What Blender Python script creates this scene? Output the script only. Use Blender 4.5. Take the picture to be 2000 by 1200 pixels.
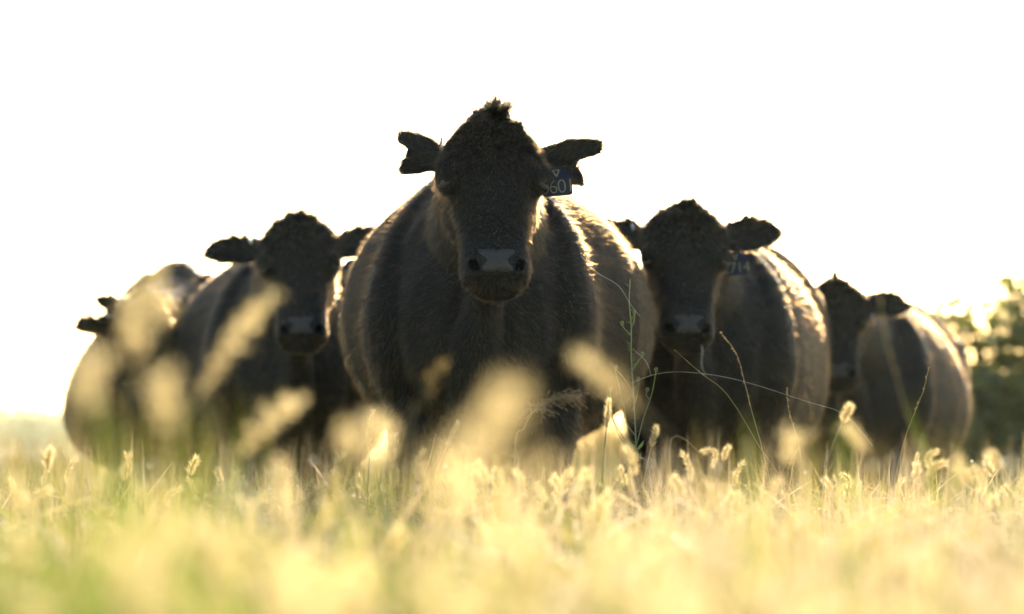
import bpy, bmesh, math, random
import numpy as np
from mathutils import Vector, Matrix
from mathutils.bvhtree import BVHTree
R = math.radians
rng = np.random.default_rng(7)
random.seed(7)
for o in list(bpy.data.objects): bpy.data.objects.remove(o)
SC = bpy.context.scene
COL = SC.collection

# ------------------------------------------------------------ camera, sky, sun, exposure
EYE = 0.55
F = 7000.0                                   # focal length in photo pixels (2000 wide)
PITCH = math.atan(280 / F)
cam = bpy.data.cameras.new("camera"); cam_o = bpy.data.objects.new("camera", cam); COL.objects.link(cam_o)
cam.sensor_width = 36; cam.lens = F / 2000 * 36
cam_o.location = (0, 0, EYE); cam_o.rotation_euler = (math.pi / 2 + PITCH, 0, 0)
cam.clip_start = 0.05; cam.clip_end = 5000
cam.dof.use_dof = True; cam.dof.focus_distance = 9.75; cam.dof.aperture_fstop = 2.4
SC.camera = cam_o
SUN_EL, SUN_AZ = 15, 7                       # degrees; azimuth to the right of the view direction
world = bpy.data.worlds.new("World"); SC.world = world; world.use_nodes = True
wn = world.node_tree; bg = wn.nodes["Background"]
sky = wn.nodes.new("ShaderNodeTexSky"); sky.sky_type = 'NISHITA'; sky.sun_disc = False
sky.sun_elevation = R(SUN_EL); sky.sun_rotation = R(SUN_AZ)
sky.air_density = 1.0; sky.dust_density = 1.5; sky.ozone_density = 1.0
wn.links.new(sky.outputs[0], bg.inputs[0]); bg.inputs[1].default_value = 0.085
sun = bpy.data.lights.new("sun", 'SUN'); sun.energy = 5.0; sun.angle = R(0.6); sun.color = (1.0, 0.89, 0.70)
sun_o = bpy.data.objects.new("sun", sun); COL.objects.link(sun_o)
sd = Vector((math.sin(R(SUN_AZ)) * math.cos(R(SUN_EL)), math.cos(R(SUN_AZ)) * math.cos(R(SUN_EL)), math.sin(R(SUN_EL))))
sun_o.location = sd * 50; sun_o.rotation_euler = sd.to_track_quat('Z', 'Y').to_euler()
SC.view_settings.view_transform = 'Standard'; SC.view_settings.look = 'None'
SC.view_settings.exposure = 2.1; SC.view_settings.gamma = 1.0
SC.render.engine = 'CYCLES'
SC.cycles.use_denoising = True; SC.cycles.max_bounces = 8; SC.cycles.transmission_bounces = 6
SC.cycles.transparent_max_bounces = 8; SC.cycles.volume_bounces = 0; SC.cycles.sample_clamp_indirect = 6
SC.cycles.caustics_reflective = False; SC.cycles.caustics_refractive = False

FW = np.array([0, math.cos(PITCH), math.sin(PITCH)]); UP = np.array([0, -math.sin(PITCH), math.cos(PITCH)])
def P(X, Y, D):
    """world point on the photo ray (X, Y) at world depth y = D"""
    d = FW + np.array([1.0, 0, 0]) * (X - 1000) / F + UP * (600 - Y) / F
    return np.array([0, 0, EYE]) + d * (D / d[1])

# ------------------------------------------------------------ helpers
def tag(o, label=None, cat=None, group=None, kind=None):
    if label: o["label"] = label
    if cat: o["category"] = cat
    if group: o["group"] = group
    if kind: o["kind"] = kind
    return o
def link(name, data, parent=None, mat=None):
    o = bpy.data.objects.new(name, data); COL.objects.link(o)
    if parent: o.parent = parent
    if mat and hasattr(data, "materials"): data.materials.append(mat)
    return o
def empty(name, loc, rz=0):
    o = bpy.data.objects.new(name, None); COL.objects.link(o); o.location = loc; o.rotation_euler = (0, 0, rz)
    o.empty_display_size = 0.1
    return o
def np_mesh(name, V, faces, smooth=True):
    me = bpy.data.meshes.new(name)
    V = np.asarray(V, dtype=np.float32)
    if isinstance(faces, np.ndarray):
        n, k = faces.shape
        me.vertices.add(len(V)); me.vertices.foreach_set("co", V.ravel())
        me.loops.add(n * k); me.loops.foreach_set("vertex_index", faces.astype(np.int32).ravel())
        me.polygons.add(n); me.polygons.foreach_set("loop_start", np.arange(0, n * k, k, dtype=np.int32))
        me.update(calc_edges=True)
    else:
        me.from_pydata([tuple(v) for v in V], [], faces); me.update()
    if smooth: me.polygons.foreach_set("use_smooth", np.ones(len(me.polygons), dtype=bool))
    return me
class Geo:
    def __init__(s): s.V = []; s.F = []; s.n = 0
    def add(s, V, Fc):
        V = np.asarray(V, float); s.V.append(V); s.F += [tuple(i + s.n for i in f) for f in Fc]; s.n += len(V)
    def rings(s, rings, cap=True):
        k = len(rings[0]); V = np.concatenate(rings); Fc = []
        for i in range(len(rings) - 1):
            for j in range(k):
                a, b = i * k + j, i * k + (j + 1) % k
                Fc.append((a, b, b + k, a + k))
        if cap:
            Fc.append(tuple(range(k))[::-1]); Fc.append(tuple((len(rings) - 1) * k + j for j in range(k)))
        s.add(V, Fc)
    def tube(s, pts, rad, k=14, side=(1, 0, 0), cap=True, sub=1):
        """elliptical tube; rad = list of r or (r along side, r across)"""
        pts = [np.asarray(p, float) for p in pts]; rad = [(r, r) if np.isscalar(r) else r for r in rad]
        if sub > 1:
            P_ = np.array(pts); R_ = np.array(rad, float); n = len(P_); op = []; orr = []
            for i in range(n - 1):
                p0, p1, p2, p3 = P_[max(i-1, 0)], P_[i], P_[i+1], P_[min(i+2, n-1)]
                r0, r1, r2, r3 = R_[max(i-1, 0)], R_[i], R_[i+1], R_[min(i+2, n-1)]
                for q in range(sub):
                    t = q / sub; c = lambda a, b, c_, d: 0.5 * ((2*b) + (-a+c_)*t + (2*a-5*b+4*c_-d)*t*t + (-a+3*b-3*c_+d)*t**3)
                    op.append(c(p0, p1, p2, p3)); orr.append(c(r0, r1, r2, r3))
            op.append(P_[-1]); orr.append(R_[-1]); pts, rad = op, [tuple(r) for r in orr]
        rings = []; side = np.asarray(side, float)
        a = np.linspace(0, 2 * np.pi, k, endpoint=False)
        for i, p in enumerate(pts):
            t = pts[min(i+1, len(pts)-1)] - pts[max(i-1, 0)]; t /= np.linalg.norm(t) + 1e-9
            x = side - t * side.dot(t)
            if np.linalg.norm(x) < 1e-3: x = np.array([0, 1, 0.3]) - t * np.array([0, 1, 0.3]).dot(t)
            x /= np.linalg.norm(x); y = np.cross(t, x)
            rings.append(p + np.outer(np.cos(a) * rad[i][0], x) + np.outer(np.sin(a) * rad[i][1], y))
        s.rings(rings, cap)
    def ellipsoid(s, c, r, rot=None, n=16, m=10):
        c = np.asarray(c, float); rings = []; a = np.linspace(0, 2*np.pi, n, endpoint=False)
        for i in range(1, m):
            th = np.pi * i / m
            q = np.stack([np.cos(a)*np.sin(th)*r[0], np.sin(a)*np.sin(th)*r[1], np.full(n, np.cos(th)*r[2])], 1)
            rings.append(c + (q @ rot.T if rot is not None else q))
        s.rings(rings)
    def build(s, name, mat=None, parent=None, smooth=True):
        me = np_mesh(name, np.concatenate(s.V), s.F, smooth)
        return link(name, me, parent, mat)

# ------------------------------------------------------------ materials
def new_mat(name):
    m = bpy.data.materials.new(name); m.use_nodes = True
    return m, m.node_tree, m.node_tree.nodes["Principled BSDF"]
def noise_color(m, nt, b, c0, c1, scale, detail=4, coords='Object', bump=0):
    tc = nt.nodes.new("ShaderNodeTexCoord"); nz = nt.nodes.new("ShaderNodeTexNoise"); rp = nt.nodes.new("ShaderNodeValToRGB")
    nz.inputs["Scale"].default_value = scale; nz.inputs["Detail"].default_value = detail
    rp.color_ramp.elements[0].color = (*c0, 1); rp.color_ramp.elements[1].color = (*c1, 1)
    rp.color_ramp.elements[0].position = .35; rp.color_ramp.elements[1].position = .65
    nt.links.new(tc.outputs[coords], nz.inputs["Vector"]); nt.links.new(nz.outputs[0], rp.inputs[0]); nt.links.new(rp.outputs[0], b.inputs["Base Color"])
    if bump:
        bp = nt.nodes.new("ShaderNodeBump"); bp.inputs["Strength"].default_value = bump; bp.inputs["Distance"].default_value = .002
        nt.links.new(nz.outputs[0], bp.inputs["Height"]); nt.links.new(bp.outputs[0], b.inputs["Normal"])
def simple(name, c0, c1=None, rough=.5, scale=30, spec=.5, bump=0):
    m, nt, b = new_mat(name); b.inputs["Roughness"].default_value = rough
    b.inputs["Specular IOR Level"].default_value = spec
    noise_color(m, nt, b, c0, c1 or tuple(c * .75 for c in c0), scale, bump=bump)
    return m
def leaf_mat(name, stops, trans=.55, rough=.45, attr="tone", gloss=.06):
    """thin vegetation: diffuse + translucent, colour from a per-blade tone"""
    m = bpy.data.materials.new(name); m.use_nodes = True; nt = m.node_tree; N = nt.nodes; N.clear()
    out = N.new("ShaderNodeOutputMaterial"); at = N.new("ShaderNodeAttribute"); at.attribute_name = attr
    rp = N.new("ShaderNodeValToRGB"); e = rp.color_ramp.elements
    while len(e) < len(stops): e.new(.5)
    for i, (p, c) in enumerate(stops): e[i].position = p; e[i].color = (*c, 1)
    df = N.new("ShaderNodeBsdfDiffuse"); tr = N.new("ShaderNodeBsdfTranslucent"); gl = N.new("ShaderNodeBsdfGlossy")
    gl.inputs["Roughness"].default_value = rough
    mx = N.new("ShaderNodeMixShader"); mx.inputs[0].default_value = trans
    m2 = N.new("ShaderNodeMixShader"); m2.inputs[0].default_value = gloss
    L = nt.links.new
    L(at.outputs["Fac"], rp.inputs[0]); L(rp.outputs[0], df.inputs[0]); L(rp.outputs[0], tr.inputs[0])
    L(df.outputs[0], mx.inputs[1]); L(tr.outputs[0], mx.inputs[2]); L(mx.outputs[0], m2.inputs[1]); L(gl.outputs[0], m2.inputs[2])
    L(m2.outputs[0], out.inputs[0])
    return m
def flat_leaf(name, c, trans=.55, gloss=.06):
    m = leaf_mat(name, [(0, tuple(x * .8 for x in c)), (1, tuple(min(1, x * 1.15) for x in c))], trans, gloss=gloss)
    nt = m.node_tree; at = [n for n in nt.nodes if n.type == 'ATTRIBUTE'][0]; rp = [n for n in nt.nodes if n.type == 'VALTORGB'][0]
    tc = nt.nodes.new("ShaderNodeTexCoord"); nz = nt.nodes.new("ShaderNodeTexNoise"); nz.inputs["Scale"].default_value = 40
    nt.links.new(tc.outputs["Object"], nz.inputs["Vector"]); nt.links.new(nz.outputs[0], rp.inputs[0]); nt.nodes.remove(at)
    return m
def hair_mat(name, absorb, ior=1.3, rough=.2):
    m = bpy.data.materials.new(name); m.use_nodes = True; nt = m.node_tree; nt.nodes.clear()
    out = nt.nodes.new("ShaderNodeOutputMaterial"); h = nt.nodes.new("ShaderNodeBsdfHairPrincipled")
    h.parametrization = 'ABSORPTION'; h.inputs["Absorption Coefficient"].default_value = absorb
    h.inputs["Roughness"].default_value = rough; h.inputs["Radial Roughness"].default_value = .5
    h.inputs["IOR"].default_value = ior
    h.inputs["Random Roughness"].default_value = .2
    nt.links.new(h.outputs[0], out.inputs[0])
    return m
M = {}
M['hide'] = simple("black_hide", (.006, .005, .004), (.004, .0035, .003), .7, 60, .25, .3)
M['hair'] = hair_mat("black_hair", (3.2, 3.6, 4.4), 1.33)
M['guard'] = hair_mat("pale_rim_guard_hair", (.26, .48, .92), 1.5, .25)  # paler than the coat so that the backlit outline glows
M['nose'] = simple("wet_nose_leather", (.017, .0135, .008), (.008, .006, .004), .5, 140, .5, .8)
M['dark'] = simple("nostril_shade", (.003, .003, .003), None, .9, spec=.05)  # near-black colour stands in for the shade inside the nostrils
M['eye'] = simple("wet_eye", (.006, .005, .004), None, .12, spec=.4)
M['lid'] = simple("eyelid_skin", (.04, .036, .03), None, .55, spec=.3)
M['hoof'] = simple("hoof_horn", (.03, .026, .02), None, .5)
M['tag'] = simple("dark_blue_tag_plastic", (.006, .011, .034), (.005, .009, .028), .6, spec=.2)
M['ink'] = simple("pale_yellow_tag_print", (.20, .185, .09), (.17, .155, .075), .6)
M['metal'] = simple("ear_clip_metal", (.6, .6, .56), None, .3)
M['saliva'] = simple("saliva", (.4, .4, .36), None, .15, spec=.8)
M['blade'] = leaf_mat("meadow_blade", [(0, (.075, .13, .008)), (.35, (.17, .185, .016)), (.65, (.32, .235, .085)), (1, (.44, .34, .225))], .62)
M['stem'] = flat_leaf("straw_stem", (.28, .23, .10), .4)
M['greenstem'] = flat_leaf("green_stem", (.20, .24, .085), .4)
M['bristle'] = flat_leaf("foxtail_bristle", (.72, .59, .31), .78)
M['seed'] = flat_leaf("foxtail_seed", (.46, .35, .15), .7)
M['greenleaf'] = flat_leaf("green_blade", (.12, .16, .016), .6)
M['brownseed'] = flat_leaf("brown_spikelet", (.22, .145, .07), .45)
M['white'] = flat_leaf("white_dew_glint", (.8, .77, .68), .5)  # dew drops: white colour stands in for their sun glints
M['silk'] = flat_leaf("spider_silk", (.8, .78, .7), .5, gloss=.3)
M['shrubleaf'] = leaf_mat("shrub_leaf", [(0, (.06, .08, .012)), (.6, (.16, .175, .03)), (1, (.28, .25, .065))], .72)
M['bark'] = simple("shrub_bark", (.09, .07, .05), (.05, .04, .03), .8, 25, .2)
M['brush'] = leaf_mat("dry_brush", [(0, (.07, .07, .02)), (.5, (.16, .115, .045)), (1, (.27, .21, .07))], .5)
M['wood'] = leaf_mat("far_foliage", [(0, (.04, .06, .03)), (1, (.09, .11, .05))], .3)

# ------------------------------------------------------------ ground
m, nt, b = new_mat("pasture_ground"); b.inputs["Roughness"].default_value = .95
noise_color(m, nt, b, (.11, .10, .035), (.20, .165, .07), .35, 6)
gx = np.linspace(-380, 380, 77); gy = np.linspace(-50, 830, 47)
gv = np.array([(x, y, 0.05 * math.sin(x * .13) * math.sin(y * .11) * min(1, max(0, (y - 25) / 30))) for y in gy for x in gx])
gf = np.array([(j*77+i, j*77+i+1, (j+1)*77+i+1, (j+1)*77+i) for j in range(46) for i in range(76)])
tag(link("pasture_ground", np_mesh("pasture_ground", gv, gf), None, m), "dry grassy pasture ground", None, None, "structure")

# ------------------------------------------------------------ cows
def unit(v): v = np.asarray(v, float); return v / (np.linalg.norm(v) + 1e-9)
def hair_object(name, roots, tips_dir, lengths, mat, parent, bend, npt=4, rad=.0006):
    n = len(roots); t = np.linspace(0, 1, npt)
    pts = roots[:, None, :] + (tips_dir[:, None, :] * t[None, :, None] + bend[:, None, :] * (t ** 2)[None, :, None]) * lengths[:, None, None]
    hc = bpy.data.hair_curves.new(name); hc.add_curves([npt] * n)
    hc.attributes["position"].data.foreach_set("vector", pts.astype(np.float32).ravel())
    ra = hc.attributes.get("radius") or hc.attributes.new("radius", 'FLOAT', 'POINT')
    ra.data.foreach_set("value", np.tile(rad * (1 - .85 * t), n).astype(np.float32))
    hc.materials.append(mat)
    return link(name, hc, parent)

def make_cow(label, loc, rot, s, poll, yaw, face, roll, ears, belly=.44, nh=80000, voxel=.011, tagtext=None, tagpos=(.045, .06), step=0.0, hair_r=.0007, tuft=1.0, low=0.0, crown=1.25, pear=.05, hind=.18, group="black cattle advancing through the meadow", rump=0.0):
    loc = np.array([loc[0], loc[1], 0.0]); cr, sr = math.cos(rot), math.sin(rot)
    Rz = np.array([[cr, -sr, 0], [sr, cr, 0], [0, 0, 1]])
    inv = lambda p: Rz.T @ (np.asarray(p, float) - loc)
    # head frame: u down the face, v out of the face, w to the image right
    f = np.array([math.sin(yaw), -math.cos(yaw), 0]); w = np.array([math.cos(yaw), math.sin(yaw), 0]); z = np.array([0, 0, 1.0])
    u = -math.cos(face) * z + math.sin(face) * f; v = math.cos(face) * f + math.sin(face) * z
    u, w = math.cos(roll) * u + math.sin(roll) * w, math.cos(roll) * w - math.sin(roll) * u
    u, v, w = Rz.T @ u, Rz.T @ v, Rz.T @ w
    H0 = inv(poll)
    h = lambda uu, vv, ww: H0 + (u * (uu * .93) + v * vv + w * ww) * s
    g = Geo()
    # trunk
    A = np.linspace(0, 2 * np.pi, 40, endpoint=False)
    secs = [(-.40, .10, 1.02, .70), (-.33, .19, 1.10, .63), (-.20, .262, 1.23, .59), (-.02, .292, 1.325, .60), (.18, .335, 1.335, .575), (.42, belly*.93, 1.315, .545),
            (.70, belly, 1.305, .525), (.95, belly*.97, 1.305, .545), (1.18, belly*.86, 1.31, .60), (1.36, .36, 1.325+rump, .68), (1.55, .32, 1.305+rump, .77), (1.70, .23, 1.23+rump, .84), (1.78, .09, 1.12, .92)]
    rings = []
    for i, (y, hw, top, bot) in enumerate(secs):
        k = max(pear, .05 if .3 < y < 1.2 else .10); bot -= low * (1 if -.2 < y < 1.3 else 0)
        e = .90 if .1 < y < 1.3 else 1.0
        x = np.sign(np.sin(A)) * np.abs(np.sin(A))**e * (1 - k * np.cos(A)); x = x / np.abs(x).max() * hw
        zz = (top + bot) / 2 + np.cos(A) * (top - bot) / 2
        rings.append(np.stack([x, np.full(40, y), zz], 1) * s)
    g.rings(rings)
    S = lambda *p: np.array(p) * s
    for sx in (-1, 1):      # shoulder blades, upper arm, hips, thighs
        g.tube([S(sx*.115, .06, 1.235), S(sx*.20, -.02, 1.08), S(sx*.235, -.13, .86), S(sx*.20, -.09, .70)],
               [(.035*s, .10*s), (.075*s, .14*s), (.095*s, .15*s), (.085*s, .12*s)], 16, (1, 0, 0), sub=3)
        g.tube([S(sx*.20, 1.42, 1.12), S(sx*.225, 1.48, .90), S(sx*(hind + .03), 1.50, .68), S(sx*hind, 1.62, .50)],
               [(.13*s, .20*s), (.125*s, .22*s), (.085*s, .14*s), (.05*s, .075*s)], 16, (1, 0, 0), sub=3)
        dy = step * sx
        g.tube([S(sx*.185, -.08, .78), S(sx*.18, -.09 + dy*.3, .60), S(sx*.172, -.10 + dy*.6, .44), S(sx*.168, -.11 + dy, .36), S(sx*.165, -.08 + dy, .30), S(sx*.163, -.07 + dy*.9, .15), S(sx*.163, -.09 + dy*.9, .09), S(sx*.163, -.11 + dy*.9, .03)],
               [(.105*s, .14*s), (.085*s, .11*s), (.066*s, .08*s), (.062*s, .068*s), (.05*s, .05*s), (.038*s, .044*s), (.048*s, .052*s), (.055*s, .06*s)], 14, (1, 0, 0), sub=3)
        g.tube([S(sx*hind, 1.60, .54), S(sx*hind, 1.69, .46), S(sx*hind, 1.66, .34), S(sx*hind, 1.62, .14), S(sx*hind, 1.59, .08), S(sx*hind, 1.57, .03)],
               [(.055*s, .08*s), (.048*s, .07*s), (.04*s, .05*s), (.038*s, .045*s), (.046*s, .05*s), (.055*s, .06*s)], 14, (1, 0, 0), sub=3)
    g.tube([S(0, 1.72, 1.20), S(0, 1.82, 1.10), S(0, 1.86, .85), S(0, 1.86, .55), S(0, 1.86, .36)], [.05*s, .035*s, .028*s, .03*s, .05*s], 12, (1, 0, 0), sub=3)
    g.ellipsoid(S(0, 1.22, .60), S(.15, .20, .13))       # udder
    # neck, crest, throat and dewlap
    occ = h(.10, -.16, 0); jaw = h(.27, -.17, 0)
    sh = S(0, -.05, .98); mid = (sh + occ) / 2 + S(0, .02, .0)
    g.tube([S(0, .12, .98), sh, mid, occ, h(.10, -.10, 0)], [(.22*s, .30*s), (.205*s, .29*s), (.165*s, .215*s), (.118*s, .15*s), (.10*s, .11*s)], 22, (1, 0, 0), sub=3)
    g.tube([jaw, (jaw + S(0, -.34, .78)) / 2 + S(0, .03, 0), S(0, -.36, .76), S(0, -.26, .56)], [(.06*s, .09*s), (.055*s, .10*s), (.085*s, .10*s), (.06*s, .07*s)], 16, (1, 0, 0), sub=3)
    # head: lofted along u
    hs = [(-.030, .060, -.05, -.12), (-.012, .098, -.025, -.16), (.03, .126, -.004, -.20), (.08, .138, .010, -.225), (.125, .138, .014, -.245), (.165, .126, .008, -.255),
          (.215, .110, .004, -.235), (.27, .097, .002, -.195), (.33, .090, .002, -.165), (.38, .093, .006, -.15), (.425, .096, .006, -.145), (.46, .088, -.008, -.14), (.485, .066, -.035, -.125), (.495, .04, -.055, -.11)]
    a = np.linspace(0, 2*np.pi, 32, endpoint=False); rings = []
    for (uu, hw, vf, vb) in hs:
        ca, sa = np.cos(a), np.sin(a); e = .80
        X = np.sign(ca) * np.abs(ca) ** e * hw; Y = np.sign(sa) * np.abs(sa) ** e
        vv = (vf + vb) / 2 + Y * (vf - vb) / 2
        X = X * (1 + (crown - 1) * max(0, 1 - max(0, uu + .03)/.13))
        X = X * (1 - .22 * np.clip(-Y, 0, 1))            # narrower towards the jaw
        rings.append(np.array([h(uu, vv[i], X[i]) for i in range(32)]))
    g.rings(rings)
    hr = np.stack([w, v, u], 1)
    for sx in (-1, 1):
        g.ellipsoid(h(.14, -.045, sx*.112), np.array([.035, .05, .05])*s, hr)      # brow / eye bulge
        g.ellipsoid(h(.18, -.17, sx*.085), np.array([.04, .075, .085])*s, hr)       # jaw muscle
        g.ellipsoid(h(.435, -.035, sx*.055), np.array([.036, .05, .04])*s, hr)      # nostril wing
    g.ellipsoid(h(.452, -.085, 0), np.array([.062, .06, .035])*s, hr)                # chin
    g.ellipsoid(h(.0, -.075, 0), np.array([.095*crown, .08, .05])*s, hr)                   # poll
    # ears: cupped leaves  (lateral, up(-u), back(-v)) direction and length
    eb = []
    for sx, lat, upw, bck, ln, wd, twist, prof in ears:
        base = h(.05, -.115, sx*.108)
        if isinstance(lat, np.ndarray): dv_ = inv(lat) - base; ln = np.linalg.norm(dv_)/s; d = unit(dv_)
        else: d = unit(w * sx * lat - u * upw - v * bck)
        fr = unit(v - d * v.dot(d)); wa = unit(np.cross(d, fr)); ct, st = math.cos(twist), math.sin(twist)
        fr, wa = fr * ct + wa * st, wa * ct - fr * st
        if wa.dot(u) > 0: wa = -wa
        rings = []; kk = 20; aa = np.linspace(0, 2*np.pi, kk, endpoint=False)
        for t, pr in prof:
            half = wd * pr * .5
            q = np.cos(aa); th = .011 + .018 * max(0, 1 - t * 3)
            cup = .55 * half * (q ** 2 - .4) * min(1, t * 2.5)
            pts = (base + d * ln * t * s)[None] + np.outer(q * half * s - .02 * t * t * s, wa) + np.outer((np.sin(aa) * th + cup) * s, fr)
            rings.append(pts)
        g.rings(rings)
        eb.append((base, d, ln * s, wa, fr))
    tmp = g.build("cow_source"); me0 = tmp.data
    md = tmp.modifiers.new("r", 'REMESH'); md.mode = 'VOXEL'; md.voxel_size = voxel * s; md.use_smooth_shade = True
    sm = tmp.modifiers.new("s", 'SMOOTH'); sm.factor = .5; sm.iterations = max(3, int(.05 / voxel))
    bpy.context.view_layer.update()
    dg = bpy.context.evaluated_depsgraph_get()
    me = bpy.data.meshes.new_from_object(tmp.evaluated_get(dg)); bpy.data.objects.remove(tmp); bpy.data.meshes.remove(me0)
    me.name = "cow"
    nv = len(me.vertices); co = np.empty(nv*3, np.float32); me.vertices.foreach_get("co", co); co = co.reshape(-1, 3).astype(float)
    no = np.empty(nv*3, np.float32); me.vertices.foreach_get("normal", no); no = no.reshape(-1, 3)
    def hl(c): q = (c - H0) / s; return q @ u / .93, q @ v, q @ w
    U, Vv, W = hl(co); disp = np.zeros(nv)
    for sx in (-1, 1):
        de = np.sqrt((U - .16)**2 + (W - sx*.128)**2 + (Vv + .035)**2); disp -= .012 * np.exp(-(de/.022)**2)
        disp += .004 * np.exp(-((de - .034)/.010)**2)
        dn = np.sqrt(((U - .438)/.9)**2 + (W - sx*.062)**2 + ((Vv + .01)/2)**2); disp -= .03 * np.exp(-(dn/.018)**2)
    mouth = np.exp(-((U - .475 + .06*np.abs(W))/.007)**2) * (Vv > -.13) * (np.abs(W) < .09); disp -= .008 * mouth
    # loose skin folds on neck and flank
    y = co[:, 1] / s
    disp += .0022 * np.sin(co[:, 0]*14 + co[:, 2]*9 + y*22) * np.exp(-((y + .15)/.35)**2) * (U > .3)
    disp += .003 * np.sin(y*26 + co[:, 2]*5) * np.exp(-((y - .55)/.3)**2) * (co[:, 2]/s < 1.1) * .5
    co += no * (disp * s)[:, None]
    me.vertices.foreach_set("co", co.astype(np.float32).ravel()); me.update()
    me.materials.append(M['hide'])
    cow = link("cow", me); cow.location = loc; cow.rotation_euler = (0, 0, rot)
    tag(cow, label, "cow", group)
    # ---- shrink-wrapped nose pad and nostrils
    me.calc_loop_triangles(); nt_ = len(me.loop_triangles)
    tri = np.empty(nt_*3, np.int32); me.loop_triangles.foreach_get("vertices", tri); tri = tri.reshape(-1, 3)
    bvh = BVHTree.FromPolygons([Vector(c) for c in co], tri.tolist())
    def patch(name, us, wf, mat, off, nw=15):
        rows = []; 
        for i, uu in enumerate(us):
            lo, hi = wf(uu)
            for j in range(nw):
                q = j / (nw - 1); ww = lo + (hi - lo) * q
                p0 = h(uu, .15, ww); hit = bvh.ray_cast(Vector(p0), Vector(-v), .4 * s)
                edge = min(q, 1 - q, i / (len(us)-1), 1 - i/(len(us)-1))
                o_ = -.004 + (off + .004) * min(1, edge/.16)**.6 - (.0022*math.exp(-((q - .5)/.035)**2) if off > .002 else 0)
                c = np.array(hit[0]) if hit[0] is not None else h(uu, -.02, ww)
                rows.append(c + v * o_ * s)
        nu = len(us); fc = np.array([(i*nw+j, i*nw+j+1, (i+1)*nw+j+1, (i+1)*nw+j) for i in range(nu-1) for j in range(nw-1)])
        return link(name, np_mesh(name, np.array(rows), fc), cow, mat)
    def nose_w(uu):
        t = (uu - .380) / .078
        hwid = .060 - .022 * math.exp(-((t - .52)/.20)**2) - .012 * t + (-.006 if t < .05 else 0)
        return -hwid, hwid
    patch("nose_pad", np.linspace(.380, .458, 16), nose_w, M['nose'], .0022)
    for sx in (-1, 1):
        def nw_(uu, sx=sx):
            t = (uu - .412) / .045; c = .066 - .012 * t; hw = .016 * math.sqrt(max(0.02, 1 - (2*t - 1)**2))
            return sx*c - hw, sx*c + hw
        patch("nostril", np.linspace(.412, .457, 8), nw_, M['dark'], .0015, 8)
    for sx in (-1, 1):
        e = Geo(); c = h(.16, -.037, sx*.117); e.ellipsoid(c, np.array([.023, .023, .023])*s, hr)
        eo = e.build("eye", M['eye'], cow)
        l = Geo(); ax1 = unit(w*sx + v*.9); side = unit(np.cross(ax1, u))
        for sg in (-1, 1):
            pts = [c + (side*math.cos(q)*.024 + u*math.sin(q)*sg*.015 + ax1*(.012 + .008*abs(math.sin(q))))*s for q in np.linspace(0, math.pi, 9)]
            l.tube(pts, [.003*s, .004*s, .005*s, .0055*s, .006*s, .0055*s, .005*s, .004*s, .003*s], 8, ax1)
        l.build("eyelid", M['lid'], eo)
    for sx in (-1, 1):
        e = Geo(); e.tube([S(sx*.163, -.10 + step*sx*.9, .07), S(sx*.163, -.13 + step*sx*.9, .0)], [(.058*s, .062*s), (.066*s, .075*s)], 14, (1, 0, 0)); e.build("hoof", M['hoof'], cow)
        e = Geo(); e.tube([S(sx*hind, 1.58, .07), S(sx*hind, 1.55, .0)], [(.058*s, .062*s), (.066*s, .075*s)], 14, (1, 0, 0)); e.build("hoof", M['hoof'], cow)
    # ---- ear tag on the image-right ear, metal clip on the other
    if tagtext:
        c = h(*tagpos)
        down = unit(-z + w * .10); right = unit(np.cross(v, -down)) if np.cross(v, -down).dot(w) > 0 else -unit(np.cross(v, -down))
        right = unit(right - down * right.dot(down)); nrm = unit(v - down*v.dot(down) - right*v.dot(right))
        tw, th = .040*s, .078*s
        ol = [(-.35, 0), (.35, 0), (1, .30), (1.0, .93), (.9, 1), (-.9, 1), (-1, .93), (-1, .30)]
        fv = [c + right*x*tw + down*y_*th for x, y_ in ol]
        bv = [p - nrm*.003 for p in fv]; n8 = 8
        gg = Geo(); gg.add(fv + bv, [tuple(range(n8))] + [tuple(range(n8, 2*n8))[::-1]] + [(i, i+n8, (i+1) % n8 + n8, (i+1) % n8) for i in range(n8)])
        to = gg.build("ear_tag", M['tag'], cow, smooth=False)
        tg = Geo(); p = lambda x, y_: c + right*x*tw + down*y_*th + nrm*.001
        def stroke(pa, pb, wdt):
            dd = unit(pb - pa); sdv = np.cross(dd, nrm) * wdt
            tg.add([pa + sdv, pb + sdv, pb - sdv, pa - sdv], [(0, 1, 2, 3)])
        stroke(p(-.22, .12), p(0, .34), .0014*s); stroke(p(0, .34), p(.22, .12), .0014*s); stroke(p(-.22, .12), p(.22, .12), .0009*s)
        tg.build("emblem", M['ink'], to, smooth=False)
        fc = bpy.data.curves.new("tag_number", 'FONT'); fc.body = tagtext; fc.size = .052*s; fc.align_x = 'CENTER'; fc.space_character = .88; fc.offset = -.0011*s
        fc.materials.append(M['ink']); fo = bpy.data.objects.new("tag_number", fc)
        fm = Matrix(((right[0], -down[0], nrm[0], 0), (right[1], -down[1], nrm[1], 0), (right[2], -down[2], nrm[2], 0), (0, 0, 0, 1)))
        pos = p(0, .90) + nrm*.0012; fm.translation = Vector(pos)
        COL.objects.link(fo); bpy.context.view_layer.update()
        tm = bpy.data.meshes.new_from_object(fo.evaluated_get(bpy.context.evaluated_depsgraph_get())); bpy.data.objects.remove(fo)
        tm.transform(fm); tm.name = "tag_number"; link("tag_number", tm, to)
    base, d, ln, wa, fr = eb[0]
    gg = Geo(); c = base + d*ln*.28 + fr*.03*s + wa*.02*s
    gg.tube([c - wa*.008*s - d*.004*s, c + wa*.010*s + d*.006*s], [.0045*s, .0045*s], 8, fr); gg.build("ear_clip", M['metal'], cow)
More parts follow.
